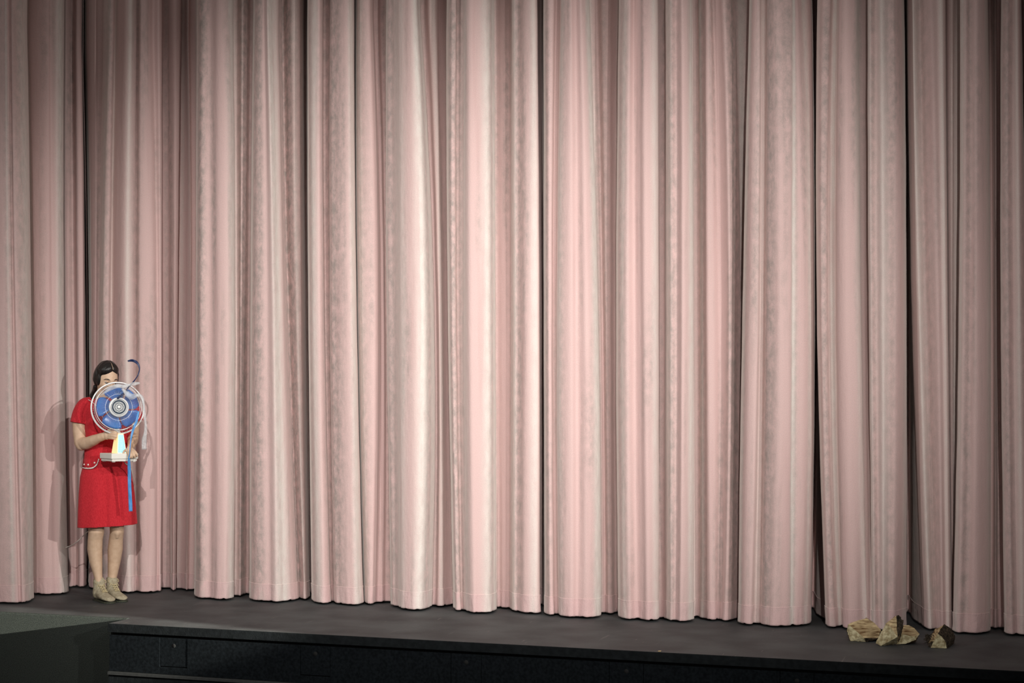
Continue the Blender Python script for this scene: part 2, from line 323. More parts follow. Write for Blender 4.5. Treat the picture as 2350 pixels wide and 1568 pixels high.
P5 = [(1215,1228,1232,.5),(1232,1242,1242,.50),(1240,1246,1246,.48),(1250,1252,1254,.46),'L',(1247.5,1248,1250,.10),(1251,1252,1254,.03),(1260,1259,1262,-.01),(1270,1265,1269,.0),(1275,1269,1274,.05),(1285,1275,1280,.05),(1290,1281,1286,-.02),(1300,1295,1297,-.05),(1310,1312,1312,-.06),(1320,1325,1325,-.03),(1332,1345,1345,-.05),(1345,1364,1367,.0),(1353,1373,1379,.09),'R',(1360,1377,1383,.21),(1370,1383,1390,.23),(1382,1391,1397,.19),(1397,1400,1406,.21),(1410,1408,1412,.26),(1420,1416,1420,.29),'L',(1420,1414,1420,.09),(1424,1418,1424,.03),(1434,1428,1433,-.02),(1446,1440,1445,-.04),(1455,1456,1460,.0),(1467,1468,1474,-.02),(1478,1480,1486,-.05),(1492,1495,1498,-.03),(1503,1505,1507,.0),(1509,1511,1512,.06),'R',(1516,1515,1515.5,(.18,.18,.10)),(1524,1524,1524,(.18,.18,.08)),(1529,1530,1531,.05),(1540,1540,1540,-.01),(1552,1553,1551,.01),(1565,1566,1562,-.03),(1580,1583,1580,.02),(1588,1592,1593,.10),'R',(1593,1597,1598,.23),(1600,1604,1604,.23),(1603,1609,1609,.18),(1612,1616,1620,.15),(1624,1625,1630,.11),(1631,1638,1641,.12),(1635,1652,1648,.16),(1645,1660,1655,.15),(1660,1674,1664,.10),(1672,1681,1674,.13),(1682,1690,1684,.20),(1687,1700,1692,.26),'R',(1695,1702,1695,.38),(1710,1706,1700,.40),(1724,1712,1704,.38),'L',(1720,1704,1694,.09),(1724,1708,1698,.03),(1734,1720,1710,-.02),(1743,1738,1722,-.02),(1746,1744,1730,.04),(1757,1752,1742,.05),(1763,1762,1752,-.01),(1780,1788,1775,-.05),(1800,1806,1795,-.03),(1815,1814,1808,-.01),(1822,1820,1816,.02),(1828,1842,1832,.04),(1838,1858,1846,.09),(1852,1866,1855,.13),(1862,1870,1860,.20),'R',(1868,1873,1865,.95),(1874,1875.5,1876,.60),(1884,1881,1896,.38),'L',(1877,1875,1896,.16),(1881,1879,1899,.08),(1892,1886,1906,.03),(1908,1896,1916,.04),(1913,1905,1924,.09),(1922,1916,1932,.09),(1928,1922,1939,.02),(1942,1940,1952,-.01),(1957,1958,1970,.01),(1966,1970,1984,.04),(1971,1977,1991,(.13,.12,.03)),'R',(1979,1983,1995,(.23,.21,.05)),(1990,1991,1998,(.22,.19,.045)),(1998,1999,2001,(.2,.17,.04)),'L',(1992,1994,2003,(.08,.08,.03)),(1997,1999,2008,.01),(2010,2012,2018,.03),(2022,2026,2027,.0),(2038,2040,2038,.03),(2050,2055,2050,.03),(2064,2070,2063,.10),(2074,2080,2078,.23),'R',(2077,2084,2084,.95),(2080,2089,2098,.55),(2081,2092.5,2116,(.34,.34,.32)),(2083,2095,2121,.24),(2090,2102,2128,.17),(2094,2110,2136,.14),(2108,2124,2147,.18),(2120,2138,2156,.14),(2135,2152,2163,.11),(2150,2162,2170,.13),(2161,2170,2178,.13),(2169,2176,2184,.17),'R',(2164,2171,2179,.27)]
P6 = [(2155,2162,2172,.4),(2168,2175,2184,(.24,.24,.35)),(2175,2179,2186,(.21,.21,.35)),(2186,2185,2188,(.2,.2,.36)),(2190,2187.5,2189,(.24,.24,.38)),'R',(2196,2193,2191,.31),(2208,2204,2193,.30),'L',(2203,2200,2187,.12),(2207,2204,2191,.07),(2216,2212,2200,.04),(2226,2226,2215,.06),(2240,2240,2235,.04),(2257,2262,2260,.11),(2266,2273,2272,.21),'R',(2272,2277,2276,(.46,.46,.36)),(2284,2285,2284,(.38,.38,.31)),(2290,2290,2292,(.42,.42,.36)),(2300,2299,2306,(.38,.38,.34)),'L',(2297,2296,2306,.17),(2301,2300,2310,.1),(2313,2313,2322,.07),(2323,2325,2333,.10),(2333,2340,2348,.08),(2342,2355,2370,.17),'R',(2350,2365,2382,.55),(2368,2378,2396,.5),'L',(2360,2370,2390,.12),(2380,2390,2410,.05),(2440,2450,2470,.05),(2490,2500,2520,.15),'R',(2500,2510,2530,.4),(2530,2540,2560,.4),'L',(2520,2530,2550,.1),(2560,2570,2590,.03),(2640,2650,2670,.05),(2700,2710,2730,.2)]
for k in range(9):                                           # the curtain goes on past the picture on the right
    x = 2715 + 125 * k; q = 6 * math.sin(k * 2.3)
    P6 += [(x + 15, x + 22 + q, x + 30, .24), 'L', (x + 8, x + 14 + q, x + 22, .12), (x + 30, x + 36, x + 46, .05), (x + 62 + q, x + 70, x + 76, .03), (x + 100, x + 110 + q, x + 120, .12), 'R']
P6 += [(3860, 3870, 3880, .3), (3900, 3910, 3920, .3)]
ZL = (0.0, 1.93, 3.97)
def expand(lst):
    out = []; i = 0
    pts = []
    for e in lst:
        if e == 'R' or e == 'L': pts.append(e); continue
        x0, x1, x2, b = e
        if not isinstance(b, tuple): b = (b, b, b)
        pts.append([x0, x1, x2, b])
    for i, e in enumerate(pts):
        if e == 'R':                                       # after a right-hand fold edge the cloth curls back underneath
            a, c = pts[i - 1], pts[i + 1]
            for s, wx in ((.35, -4.5), (.8, -5.5)):
                out.append([a[j] + wx + (min(c[j], a[j]) - a[j]) * s for j in range(3)] + [tuple(a[3][j] + (c[3][j] - a[3][j]) * s for j in range(3))])
        elif e == 'L':                                     # before a left-hand fold edge it runs on behind it
            a, c = pts[i - 1], pts[i + 1]
            for s, wx in ((.25, 4.5), (.7, 3.5)):
                out.append([max(c[j], a[j]) + wx for j in range(3)] + [tuple(a[3][j] + (c[3][j] - a[3][j]) * s for j in range(3))])
        else: out.append(e)
    return out
def cr(P, n):                                              # centripetal Catmull-Rom in plan
    P = np.array(P); P = np.vstack([2 * P[0] - P[1], P, 2 * P[-1] - P[-2]])
    t = np.concatenate([[0], np.cumsum(np.maximum(np.linalg.norm(np.diff(P, axis=0), axis=1), 1e-4) ** .5)])
    out = []
    for i in range(1, len(P) - 2):
        p0, p1, p2, p3 = P[i - 1:i + 3]; t0, t1, t2, t3 = t[i - 1:i + 3]
        for k in range(n):
            s = t1 + (t2 - t1) * k / n
            A1 = (t1 - s) / (t1 - t0) * p0 + (s - t0) / (t1 - t0) * p1; A2 = (t2 - s) / (t2 - t1) * p1 + (s - t1) / (t2 - t1) * p2; A3 = (t3 - s) / (t3 - t2) * p2 + (s - t2) / (t3 - t2) * p3
            B1 = (t2 - s) / (t2 - t0) * A1 + (s - t0) / (t2 - t0) * A2; B2 = (t3 - s) / (t3 - t1) * A2 + (s - t1) / (t3 - t1) * A3
            out.append((t2 - s) / (t2 - t1) * B1 + (s - t1) / (t2 - t1) * B2)
    out.append(P[-2]); return np.array(out)
# columns of brushed grey pile, with its grazing sheen painted into the colour (foot column, half width, strength)
NAP_SHEEN = [(28,10,.5),(66,12,.8),(150,7,.9),(240,14,.6),(318,10,.6),(385,8,.5),(460,14,.8),(555,16,.8),(583,10,.7),(595,14,.8),(640,10,.6),(692,12,.9),(720,10,.6),(775,20,.8),(816,6,.5),(842,8,.7),(893,8,.7),(905,14,.7),(975,15,.8),(1052,14,.8),(1064,6,.6),(1128,14,.7),(1186,16,.7),(1256,8,.7),(1290,8,.5),(1372,10,.7),(1398,8,.5),(1432,12,.5),(1540,14,.7),(1612,12,.7),(1680,16,.8),(1698,5,.6),(1755,16,.7),(1818,6,.7),(1848,6,.5),(1912,10,.7),(2012,8,.6),(2040,16,.5),(2100,18,.6),(2148,14,.5),(2210,12,.6),(2320,14,.6)]
PAINTED_SHEEN = [(31,4,.6),(70,9,.8),(148,10,1.0),(232,8,.5),(262,5,.5),(297,8,.7),(408,5,.5),(447,3,.7),(530,10,.9),(574,3,.8),(648,16,1.0),(700,3,.4),(717,4,.8),(733,8,.7),(823,9,1.0),(842,4,.6),(898,3,.9),(922,10,.5),(962,13,1.0),(985,7,.8),(1012,6,.6),(1042,4,.8),(1073,10,.5),(1120,12,.8),(1135,5,1.0),(1178,4,.7),(1226,10,.7),(1251,4,.8),(1285,6,.6),(1372,9,1.0),(1421,4,.8),(1434,5,.5),(1506,7,.7),(1534,5,.6),(1586,9,1.0),(1612,4,.6),(1696,4,.9),(1735,10,.5),(1816,5,1.0),(1848,6,.5),(1897,4,.7),(1928,5,1.0),(1986,8,.5),(2003,5,.8),(2028,8,.6),(2074,6,.6),(2137,8,.7),(2176,6,.7),(2192,5,.8),(2268,6,.5),(2307,4,.8),(2345,8,.5)]  # whitish highlights along the folds, painted into the cloth colour
def build_panel(spec, seed, parent):
    ex = expand(spec)
    lv = []
    for j, z in ((2, 0), (1, 1), (0, 2)):
        lv.append(cr([(x_at(e[j], e[3][j if False else (0 if j == 0 else (1 if j == 1 else 2))], ZL[z]), e[3][j]) for e in ex], 6))
    pc = cr([(e[2], e[1]) for e in ex], 6)[:, 0]
    B, Mi, T = lv
    arc = np.concatenate([[0], np.cumsum(np.linalg.norm(np.diff(Mi, axis=0), axis=1))]) + seed * 13.7
    tan = np.gradient(Mi, axis=0); tan /= np.linalg.norm(tan, axis=1)[:, None] + 1e-9; nrm = np.stack([tan[:, 1], -tan[:, 0]], 1)
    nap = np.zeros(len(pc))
    for c, hw, s in NAP_SHEEN: nap = np.maximum(nap, s * np.exp(-((pc - c) / hw) ** 2))
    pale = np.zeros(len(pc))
    for c, hw, s in PAINTED_SHEEN: pale = np.maximum(pale, s * np.exp(-((pc - c) / hw) ** 2))
    def pos(z, amp=1.0):
        zz = min(z, ZL[2]); z0, z1, z2 = ZL
        a = (zz - z1) * (zz - z2) / ((z0 - z1) * (z0 - z2)); b = (zz - z0) * (zz - z2) / ((z1 - z0) * (z1 - z2)); c = (zz - z0) * (zz - z1) / ((z2 - z0) * (z2 - z1))
        return B * a + Mi * b + T * c
    def disp(z, foot):
        o = np.empty(len(arc))
        for i, s in enumerate(arc):
            v = noise.noise(Vector((s * 7, z * .22, seed))) * .0035 + noise.noise(Vector((s * 19, z * .35, seed + 5))) * .0018
            if z < 1.0: v += noise.noise(Vector((s * 30, z * .9, seed + 9))) * .004 * (1 - z)
            v += noise.noise(Vector((s * 5, z * 3.0, seed + 3))) * .002
            if foot: v += noise.noise(Vector((s * 42, z * 3, seed + 2))) * .0045 * (1 - z / .125) + noise.noise(Vector((s * 14, z * 12, seed + 20))) * .003
            o[i] = v
        return o
    def grid(zs, offs, foot, name, m, par):
        n = len(arc); V = []; 
        for z, off in zip(zs, offs):
            p = pos(z) + nrm * (disp(z, foot) + off)[:, None]
            zc = np.full(n, z)
            if foot and z < .02:
                zc = zc + np.array([max(0, noise.noise(Vector((s * 26, 1, seed)))) * .010 for s in arc])
            V.append(np.column_stack([p, zc]))
        V = np.concatenate(V); r = len(zs)
        idx = np.arange(r * n).reshape(r, n)
        Fc = np.stack([idx[:-1, :-1], idx[:-1, 1:], idx[1:, 1:], idx[1:, :-1]], -1).reshape(-1, 4)
        me = bpy.data.meshes.new(name)
        me.vertices.add(len(V)); me.vertices.foreach_set('co', V.ravel()); me.loops.add(Fc.size); me.loops.foreach_set('vertex_index', Fc.ravel().astype(np.int32))
        me.polygons.add(len(Fc)); me.polygons.foreach_set('loop_start', np.arange(0, Fc.size, 4, dtype=np.int32)); me.polygons.foreach_set('loop_total', np.full(len(Fc), 4, dtype=np.int32))
        me.update(); me.validate()
        uv = me.uv_layers.new(name='cloth'); U = np.column_stack([np.tile(arc, r), np.repeat(zs, n)])
        uv.data.foreach_set('uv', U[Fc.ravel()].ravel())
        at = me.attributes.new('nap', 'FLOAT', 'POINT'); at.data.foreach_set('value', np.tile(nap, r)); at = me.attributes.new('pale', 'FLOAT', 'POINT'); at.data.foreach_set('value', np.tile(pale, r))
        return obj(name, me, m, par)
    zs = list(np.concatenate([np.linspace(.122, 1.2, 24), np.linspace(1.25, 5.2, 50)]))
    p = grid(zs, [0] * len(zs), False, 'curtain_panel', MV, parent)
    zs = [.127, .1255, .122, .117, .10, .08, .06, .045, .032, .022, .014, .012]
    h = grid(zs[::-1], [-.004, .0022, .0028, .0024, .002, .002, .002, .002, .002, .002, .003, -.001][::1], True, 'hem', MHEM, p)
    return p
curt = tag(empty('stage_curtain', (-3, 0, 0)), 'dusty pink velvet stage curtain hanging in heavy vertical folds', 'curtain')
inv = Matrix.Translation((3, 0, 0))
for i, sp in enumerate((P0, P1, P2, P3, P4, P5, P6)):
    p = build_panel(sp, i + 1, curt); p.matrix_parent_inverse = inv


# ------------------------------------------------------------------ person
ROOT = ground(240, 1379)
dv = Vector((CAM.x - ROOT.x, CAM.y - ROOT.y, 0)); R0 = dv.length; ED = dv.normalized()      # towards the camera
EX = Vector((-ED.y, ED.x, 0))                                                              # towards image right
if EX.dot(rgt) < 0: EX = -EX
def W(px, py, d=0.0):
    r = ray(px, py); t = (R0 - d) / (-(r.x * ED.x + r.y * ED.y)); return CAM + r * t
def L(px, py, d=0.0): return W(px, py, d) - ROOT
person = tag(empty('person', ROOT), 'woman in a red short-sleeved dress holding a desk fan before the curtain', 'person')
body = bmesh.new()
def hring(bm, c, ax, ay, seg=32, fn=None, tilt=0):
    out = []
    for k in range(seg):
        a = 2 * PI * k / seg; s = fn(a) if fn else 1
        p = c + EX * (ax * math.cos(a) * s) + ED * (ay * math.sin(a) * s); p.z += tilt * ax * math.cos(a)
        out.append(bm.verts.new(p))
    return out
def hloft(bm, rows, seg=32, fn=None):
    """rows: (py, xl, xr, depth centre, depth half)"""
    rings = []
    for py, xl, xr, d, ay in rows:
        a, b = L(xl, py, d), L(xr, py, d); rings.append(hring(bm, (a + b) / 2, (b - a).length / 2, ay, seg, (lambda t, q=py: fn(t, q)) if fn else None))
    skin(bm, rings)
# legs
hloft(body, [(1080,193,246,0,.075),(1130,196,244,0,.075),(1170,199,241,.01,.068),(1205,202,239,.015,.062),(1222,202.5,239.5,.02,.062),(1238,201,236,.005,.055),(1262,200,235,-.015,.058),(1290,204.5,235,-.02,.05),(1320,214,235,-.015,.036),(1338,218.5,236,-.01,.033),(1360,219.5,235.5,-.008,.030)], 24)
hloft(body, [(1080,244,298,0,.075),(1130,246,294,0,.075),(1170,248,289,.01,.068),(1205,251,285,.015,.062),(1222,252,284.5,.005,.062),(1238,249.5,282.5,-.02,.053),(1262,246.5,282,-.055,.058),(1290,247,277,-.075,.05),(1320,247,270,-.08,.036),(1335,247,265.5,-.08,.033),(1357,249,265,-.08,.030)], 24)
for kx, kd in ((221.5, .065), (268.5, .052)):                # kneecaps and the hollows beside them
    tube(body, [L(kx, 1214, kd - .012), L(kx + .5, 1222, kd - .002), L(kx, 1232, kd - .014)], [.016, .020, .014], 14, 3)
# torso
hloft(body, [(905,229,252,-.02,.05),(915,222,266,-.02,.055),(924,205,285,-.015,.06),(935,195,297,-.01,.075),(960,196,300,0,.088),(1000,203,297,0,.085),(1045,202,292,0,.078),(1080,195,298,0,.095),(1110,193,298,0,.1)], 32)
# neck
tube(body, [L(236,925,-.02), L(239,905,-.015), L(243,885,-.005)], [.058,.050,.052], 20, 3)
# right arm (image left)
tube(body, [L(193,932,-.01), L(184,955,0), L(182,985,.0), L(184,1012,.01), L(187,1021,.03)], [.05,.05,.045,.041,.042], 20, 4)
tube(body, [L(184,1016,.01), L(196,1018,.06), L(212,1012,.12), L(228,1005,.175), L(240,1001,.205)], [.042,.043,.037,.029,.026], 20, 4)
# left arm
tube(body, [L(300,932,-.01), L(306,955,-.01), L(306,985,-.01), L(305,1003,.01)], [.05,.046,.040,.038], 20, 4)
tube(body, [L(305,1001,.0), L(305,1009,.06), L(303,1018,.14), L(301,1024,.2)], [.038,.037,.031,.025], 20, 4)
def hand(bm, palm, pr, fingers):
    tube(bm, palm, pr, 16, 3, flat=.6)
    for f in fingers:
        n = len(f); tube(bm, f, [.0098 - .0024 * i / (n - 1) for i in range(n)], 10, 3)
# right hand closes round the column of the fan from the left
hand(body, [L(238,1001,.20), L(245,999,.222), L(252,998,.232)], [.025,.032,.028],
     [[L(249,992,.24), L(258,991,.265), L(265,992,.275), L(269,994,.262)], [L(249,996.5,.24), L(259,996,.268), L(266,997,.278), L(270,998.5,.265)],
      [L(249,1001,.24), L(258,1001,.268), L(265,1002,.278), L(269,1003,.268)], [L(248,1005,.235), L(256,1006,.262), L(262,1007,.272), L(265,1007.5,.266)],
      [L(244,993,.225), L(251,987,.225), L(259,984,.21), L(265,984,.195)]])
# left hand rests on the fan's base, fingers over its front edge
hand(body, [L(301,1023,.2), L(299,1029,.24), L(297,1033,.275)], [.024,.034,.032],
     [[L(289,1033,.28), L(284,1037,.31), L(283,1042,.325)],
      [L(292,1034,.28), L(294,1040,.325), L(296.5,1046,.350), L(297,1051,.35)], [L(296,1033,.28), L(299.5,1039,.325), L(302.5,1045,.345), L(303,1051,.342)],
      [L(300,1033,.275), L(305,1038,.315), L(308.5,1044,.335), L(309.5,1050,.33)], [L(303,1031,.27), L(309,1036,.305), L(313,1041,.32), L(314.5,1047,.315)]])
# head
HC = L(244.5, 872, .0)
yaw, pit = R(24), R(17)
hf = (ED * math.cos(yaw) + EX * math.sin(yaw)); hr = (EX * math.cos(yaw) - ED * math.sin(yaw))
hf2 = hf * math.cos(pit) - up * math.sin(pit); hu = up * math.cos(pit) + hf * math.sin(pit)
def g(x, s): return math.exp(-(x / s) ** 2)
def head_pt(th_, ph, hair=False):
    # th_: longitude (0 = right, pi/2 = front), ph: latitude
    x, y, z = math.cos(ph) * math.cos(th_), math.cos(ph) * math.sin(th_), math.sin(ph)
    X, Y, Z = .070 * x, .090 * y, .116 * z
    if Z < -.02: k = min(1, (-.02 - Z) / .1); X *= 1 - .26 * k; Y *= (1 - .10 * k) if Y > 0 else (1 - .45 * k)
    if Y < 0 and Z > -.02: Y *= 1.04
    if y > 0:
        Y += .020 * g(X, .010) * g(Z + .030, .016) + .009 * g(X, .008) * g(Z + .008, .022)
        Y -= .011 * (g(X - .030, .016) + g(X + .030, .016)) * g(Z - .002, .013)
        Y += .004 * g(Z - .022, .010) * g(X, .045)
        Y += .006 * g(X, .020) * g(Z + .058, .007) + .008 * g(X, .022) * g(Z + .098, .018)
        Y += .004 * (g(X - .04, .02) + g(X + .04, .02)) * g(Z + .03, .02)
    return X, Y, Z
def hl(X, Y, Z): return HC + hr * X + hf2 * Y + hu * Z
rings = []
for i in range(1, 48):
    ph = -PI / 2 + PI * i / 48
    rings.append([body.verts.new(hl(*head_pt(2 * PI * k / 72, ph))) for k in range(72)])
skin(body, rings)
bo = obj('body', remesh(body, .004, 2), MSKIN, person)
# hair
hb = bmesh.new(); rings = []
for i in range(1, 64):
    ph = -PI / 2 + PI * i / 64; rg = []
    for k in range(96):
        th_ = 2 * PI * k / 96; X, Y, Z = head_pt(th_, ph)
        if Y > 0: Y = .090 * math.cos(ph) * math.sin(th_)
        hz = .080 - .62 * math.sqrt((X - .004) ** 2 + .00006)
        wl = .0600 - .03 * max(0, Z)                          # half width of the open face
        inface = 1 / (1 + math.exp(-(hz - Z) / .0035)) * (1 / (1 + math.exp((abs(X) - wl) / .0022))) * (Y > 0)
        low = 1 / (1 + math.exp((Z + .056 + .25 * max(0, Y)) / .006))
        dist = max(Z - hz, (abs(X) - wl) * 1.6) if Y > 0 else 1
        grow = min(1, max(0, dist / .030)); grow = grow * grow * (3 - 2 * grow)
        off = (.0050 + .0125 * grow * (1 - .75 * min(1, max(0, -Z - .005) / .05))) * (1 - inface) * (1 - low) - .014 * max(inface, low)
        if inface < .5 and low < .5:
            off += .0013 * grow * math.sin(math.atan2(Z + .06, Y - .05) * 34 + 2 * X) - .003 * g(X - .004, .003) * (Z > .03) + .002 * max(0, Z) / .11
        n = Vector((X / .070, Y / .090, Z / .116)); n.normalize()
        rg.append(hb.verts.new(hl(X + n.x * off, Y + n.y * off, Z + n.z * off)))
    rings.append(rg)
skin(hb, rings)
hair = obj('hair', hb, MHAIR, person)
hb = bmesh.new(); tube(hb, [hl(-.005, -.090, -.035), L(219,900,-.10), L(213,912,-.10), L(209,926,-.10), L(206,942,-.105), L(206,955,-.105)], [.026,.026,.027,.023,.016,.006], 16, 4)
tube(hb, [L(221,888,-.03), L(218,899,-.07), L(211,914,-.085), L(206,928,-.09)], [.022,.022,.018,.007], 12, 4)
obj('ponytail', hb, MHAIR, hair)
hb = bmesh.new(); tube(hb, [*[hl(a[0], a[1] + b_[1] * .0185, a[2] + b_[2] * .0185) for a, b_ in ((head_pt(PI / 2 + dx, ph_), Vector((0, head_pt(PI / 2, ph_)[1] / .0081, head_pt(PI / 2, ph_)[2] / .01346)).normalized()) for dx, ph_ in ((-.06, .80), (-.02, .88), (-.08, .97), (-.02, 1.06), (-.09, 1.15), (-.03, 1.25), (-.1, 1.36)))]], .0013, 6, 2)
obj('parting', hb, MSKIN, hair)
for s in (-1, 1):
    eb = bmesh.new(); c = hl(s * .030, .0695, .001)
    bmesh.ops.create_uvsphere(eb, u_segments=20, v_segments=12, radius=.0112, matrix=Matrix.Translation(c))
    ic = c + hf2 * .0085 - hu * .0035 + hr * .001
    bmesh.ops.create_uvsphere(eb, u_segments=12, v_segments=8, radius=.0050, matrix=Matrix.Translation(ic))
    for f_ in eb.faces:
        if (f_.calc_center_median() - ic).length < .0054: f_.material_index = 1
    obj('eye', eb, [MEYE, MIRIS], person)
    eb = bmesh.new(); tube(eb, [c + hr * (-.0135) + hf2 * .002 - hu * .001, c + hr * (-.006) + hf2 * .0110 + hu * .0022, c + hr * .006 + hf2 * .0110 + hu * .0022, c + hr * .0135 + hf2 * .0015 - hu * .001], [.0012,.0020,.0020,.0012], 8, 3)
    obj('eyelash', eb, MHAIR, person)
    eb = bmesh.new(); tube(eb, [c + hr * (.0035) + hf2 * .009 + hu * .0066, c + hr * (-.0035) + hf2 * .009 + hu * .0066], .0052, 10, 2)
    obj('eyelid', eb, MSKIN, person)
    eb = bmesh.new(); tube(eb, [hl(s * .013, .0865, .021), hl(s * .026, .0830, .0265), hl(s * .040, .0730, .025), hl(s * .050, .0640, .018)], [.0026,.0032,.0028,.0012], 8, 3)
    obj('eyebrow', eb, MHAIR, person)
lb = bmesh.new(); tube(lb, [hl(-.022, .083, -.060), hl(-.008, .0925, -.057), hl(.008, .0925, -.057), hl(.022, .083, -.060)], [.002,.005,.005,.002], 8, 3); obj('lips', lb, MLIP, person)

# dress
db = bmesh.new()
def dfn(a, py):
    s = 1.0
    if py > 1050:
        k = min(1, (py - 1050) / 60)
        s -= .11 * k * g(a - 1.62, .10) ; s += .03 * k * (g(a - 2.0, .25) + g(a - 1.25, .25))
        s += .012 * k * math.sin(a * 7 + 1)
    elif py > 930: s += .008 * math.sin(a * 9 + py * .03)
    return s
rows = [(913,226,262,-.015,.050),(917,214,274,-.015,.062),(922,202,290,-.012,.07),(930,191,300,-.008,.083),(945,189,304,0,.098),(970,192,304,.008,.108),(1000,196,302,.005,.100),(1030,194,300,0,.094),(1050,193,299,.0,.098),(1070,189.5,300,.0,.110),(1095,183,303,.0,.122),(1132,180,308.5,.0,.132),(1170,178,312,.0,.140),(1200,177,314.5,.0,.146),(1207,176.8,314.8,.0,.147)]
rings = []
for py, xl, xr, d, ay in rows:
    a, b = L(xl, py, d), L(xr, py, d); rings.append(hring(db, (a + b) / 2, (b - a).length / 2, ay, 72, (lambda t, q=py: dfn(t, q)), tilt=.0 if py < 1180 else .055))
c = sum((v.co for v in rings[-1]), Vector()) / 72
inner = [db.verts.new(c + (v.co - c) * .955 + Vector((0, 0, .0))) for v in rings[-1]]
inner2 = [db.verts.new(c + (v.co - c) * .90 + Vector((0, 0, .10))) for v in rings[-1]]
skin(db, rings + [inner, inner2])
tube(db, [L(212,925,-.01), L(196,932,-.005), L(186,950,0), L(181.5,972,.003)], [.045,.056,.058,.060], 24, 4, caps=False)
tube(db, [L(282,925,-.01), L(298,932,-.005), L(307,948,0), L(310,967,.0)], [.045,.056,.055,.056], 24, 4, caps=False)
dress = obj('dress', remesh(db, .0045, 2), MRED, person)
tb = bmesh.new()
def front_pt(px, py, d=.12): return L(px, py, d)
def surf(px, py, base=.0):
    # point on the front of the dress at that column and row
    for (p0, l0, r0, d0, a0), (p1, l1, r1, d1, a1) in zip(rows, rows[1:]):
        if p0 <= py <= p1:
            t = (py - p0) / (p1 - p0); xl, xr, d, ay = l0 + (l1 - l0) * t, r0 + (r1 - r0) * t, d0 + (d1 - d0) * t, a0 + (a1 - a0) * t
            u = (px - (xl + xr) / 2) / ((xr - xl) / 2); u = max(-.985, min(.985, u)); return L(px, py, d + ay * math.sqrt(1 - u * u) + base)
    return L(px, py, .1)
pk = bmesh.new()                                             # pocket flap on the image-left hip, white crocheted edge and three buttons
arcp = [(190.5,1072.5),(196,1074),(204,1074.5),(212,1073.5),(218,1070),(223,1064),(226.5,1054)]
top = [(192.5,1054),(199,1054),(206,1054),(212,1054),(217,1054),(221,1054),(226.5,1053)]
vs = [[pk.verts.new(surf(a[0] + (b[0] - a[0]) * t, a[1] + (b[1] - a[1]) * t, .008)) for t in (0, .33, .66, 1)] for a, b in zip(top, arcp)]
for a, b in zip(vs, vs[1:]):
    for k in range(3): pk.faces.new((a[k], a[k + 1], b[k + 1], b[k]))
pf = obj('pocket_flap', pk, MRED, dress); md = pf.modifiers.new('s', 'SOLIDIFY'); md.thickness = .006; md.offset = 1
tb = bmesh.new(); q = catmull([surf(x, y, .012) for x, y in arcp], 5)
tube(tb, q, .0028, 8)
for i in range(0, len(q), 2):
    bmesh.ops.create_icosphere(tb, subdivisions=1, radius=.0052, matrix=Matrix.Translation(q[i] + Vector((0, 0, -.003))))
obj('pocket_trim', tb, MWHITE, pf)
for x, y in ((193.5,1066.5),(202.5,1067),(217,1062.5)):
    bb = bmesh.new(); bmesh.ops.create_icosphere(bb, subdivisions=2, radius=.0065, matrix=Matrix.Translation(surf(x, y, .015))); obj('button', bb, MWHITE, pf)
tb = bmesh.new(); tube(tb, [surf(284,1056,.010), surf(288,1064,.010), surf(295,1069,.010), surf(299,1069,.008)], .0026, 8, 4); obj('pocket_trim', tb, MWHITE, dress)
bb = bmesh.new(); bmesh.ops.create_icosphere(bb, subdivisions=2, radius=.0065, matrix=Matrix.Translation(surf(297,1066.5,.014))); obj('button', bb, MWHITE, dress)
tb = bmesh.new(); tube(tb, [L(201,917,.02), L(207,920,.055), L(214,925,.085), L(222,932,.112), L(232,936,.125)], .0022, 8, 3); obj('neckline_piping', tb, MWHITE, dress)

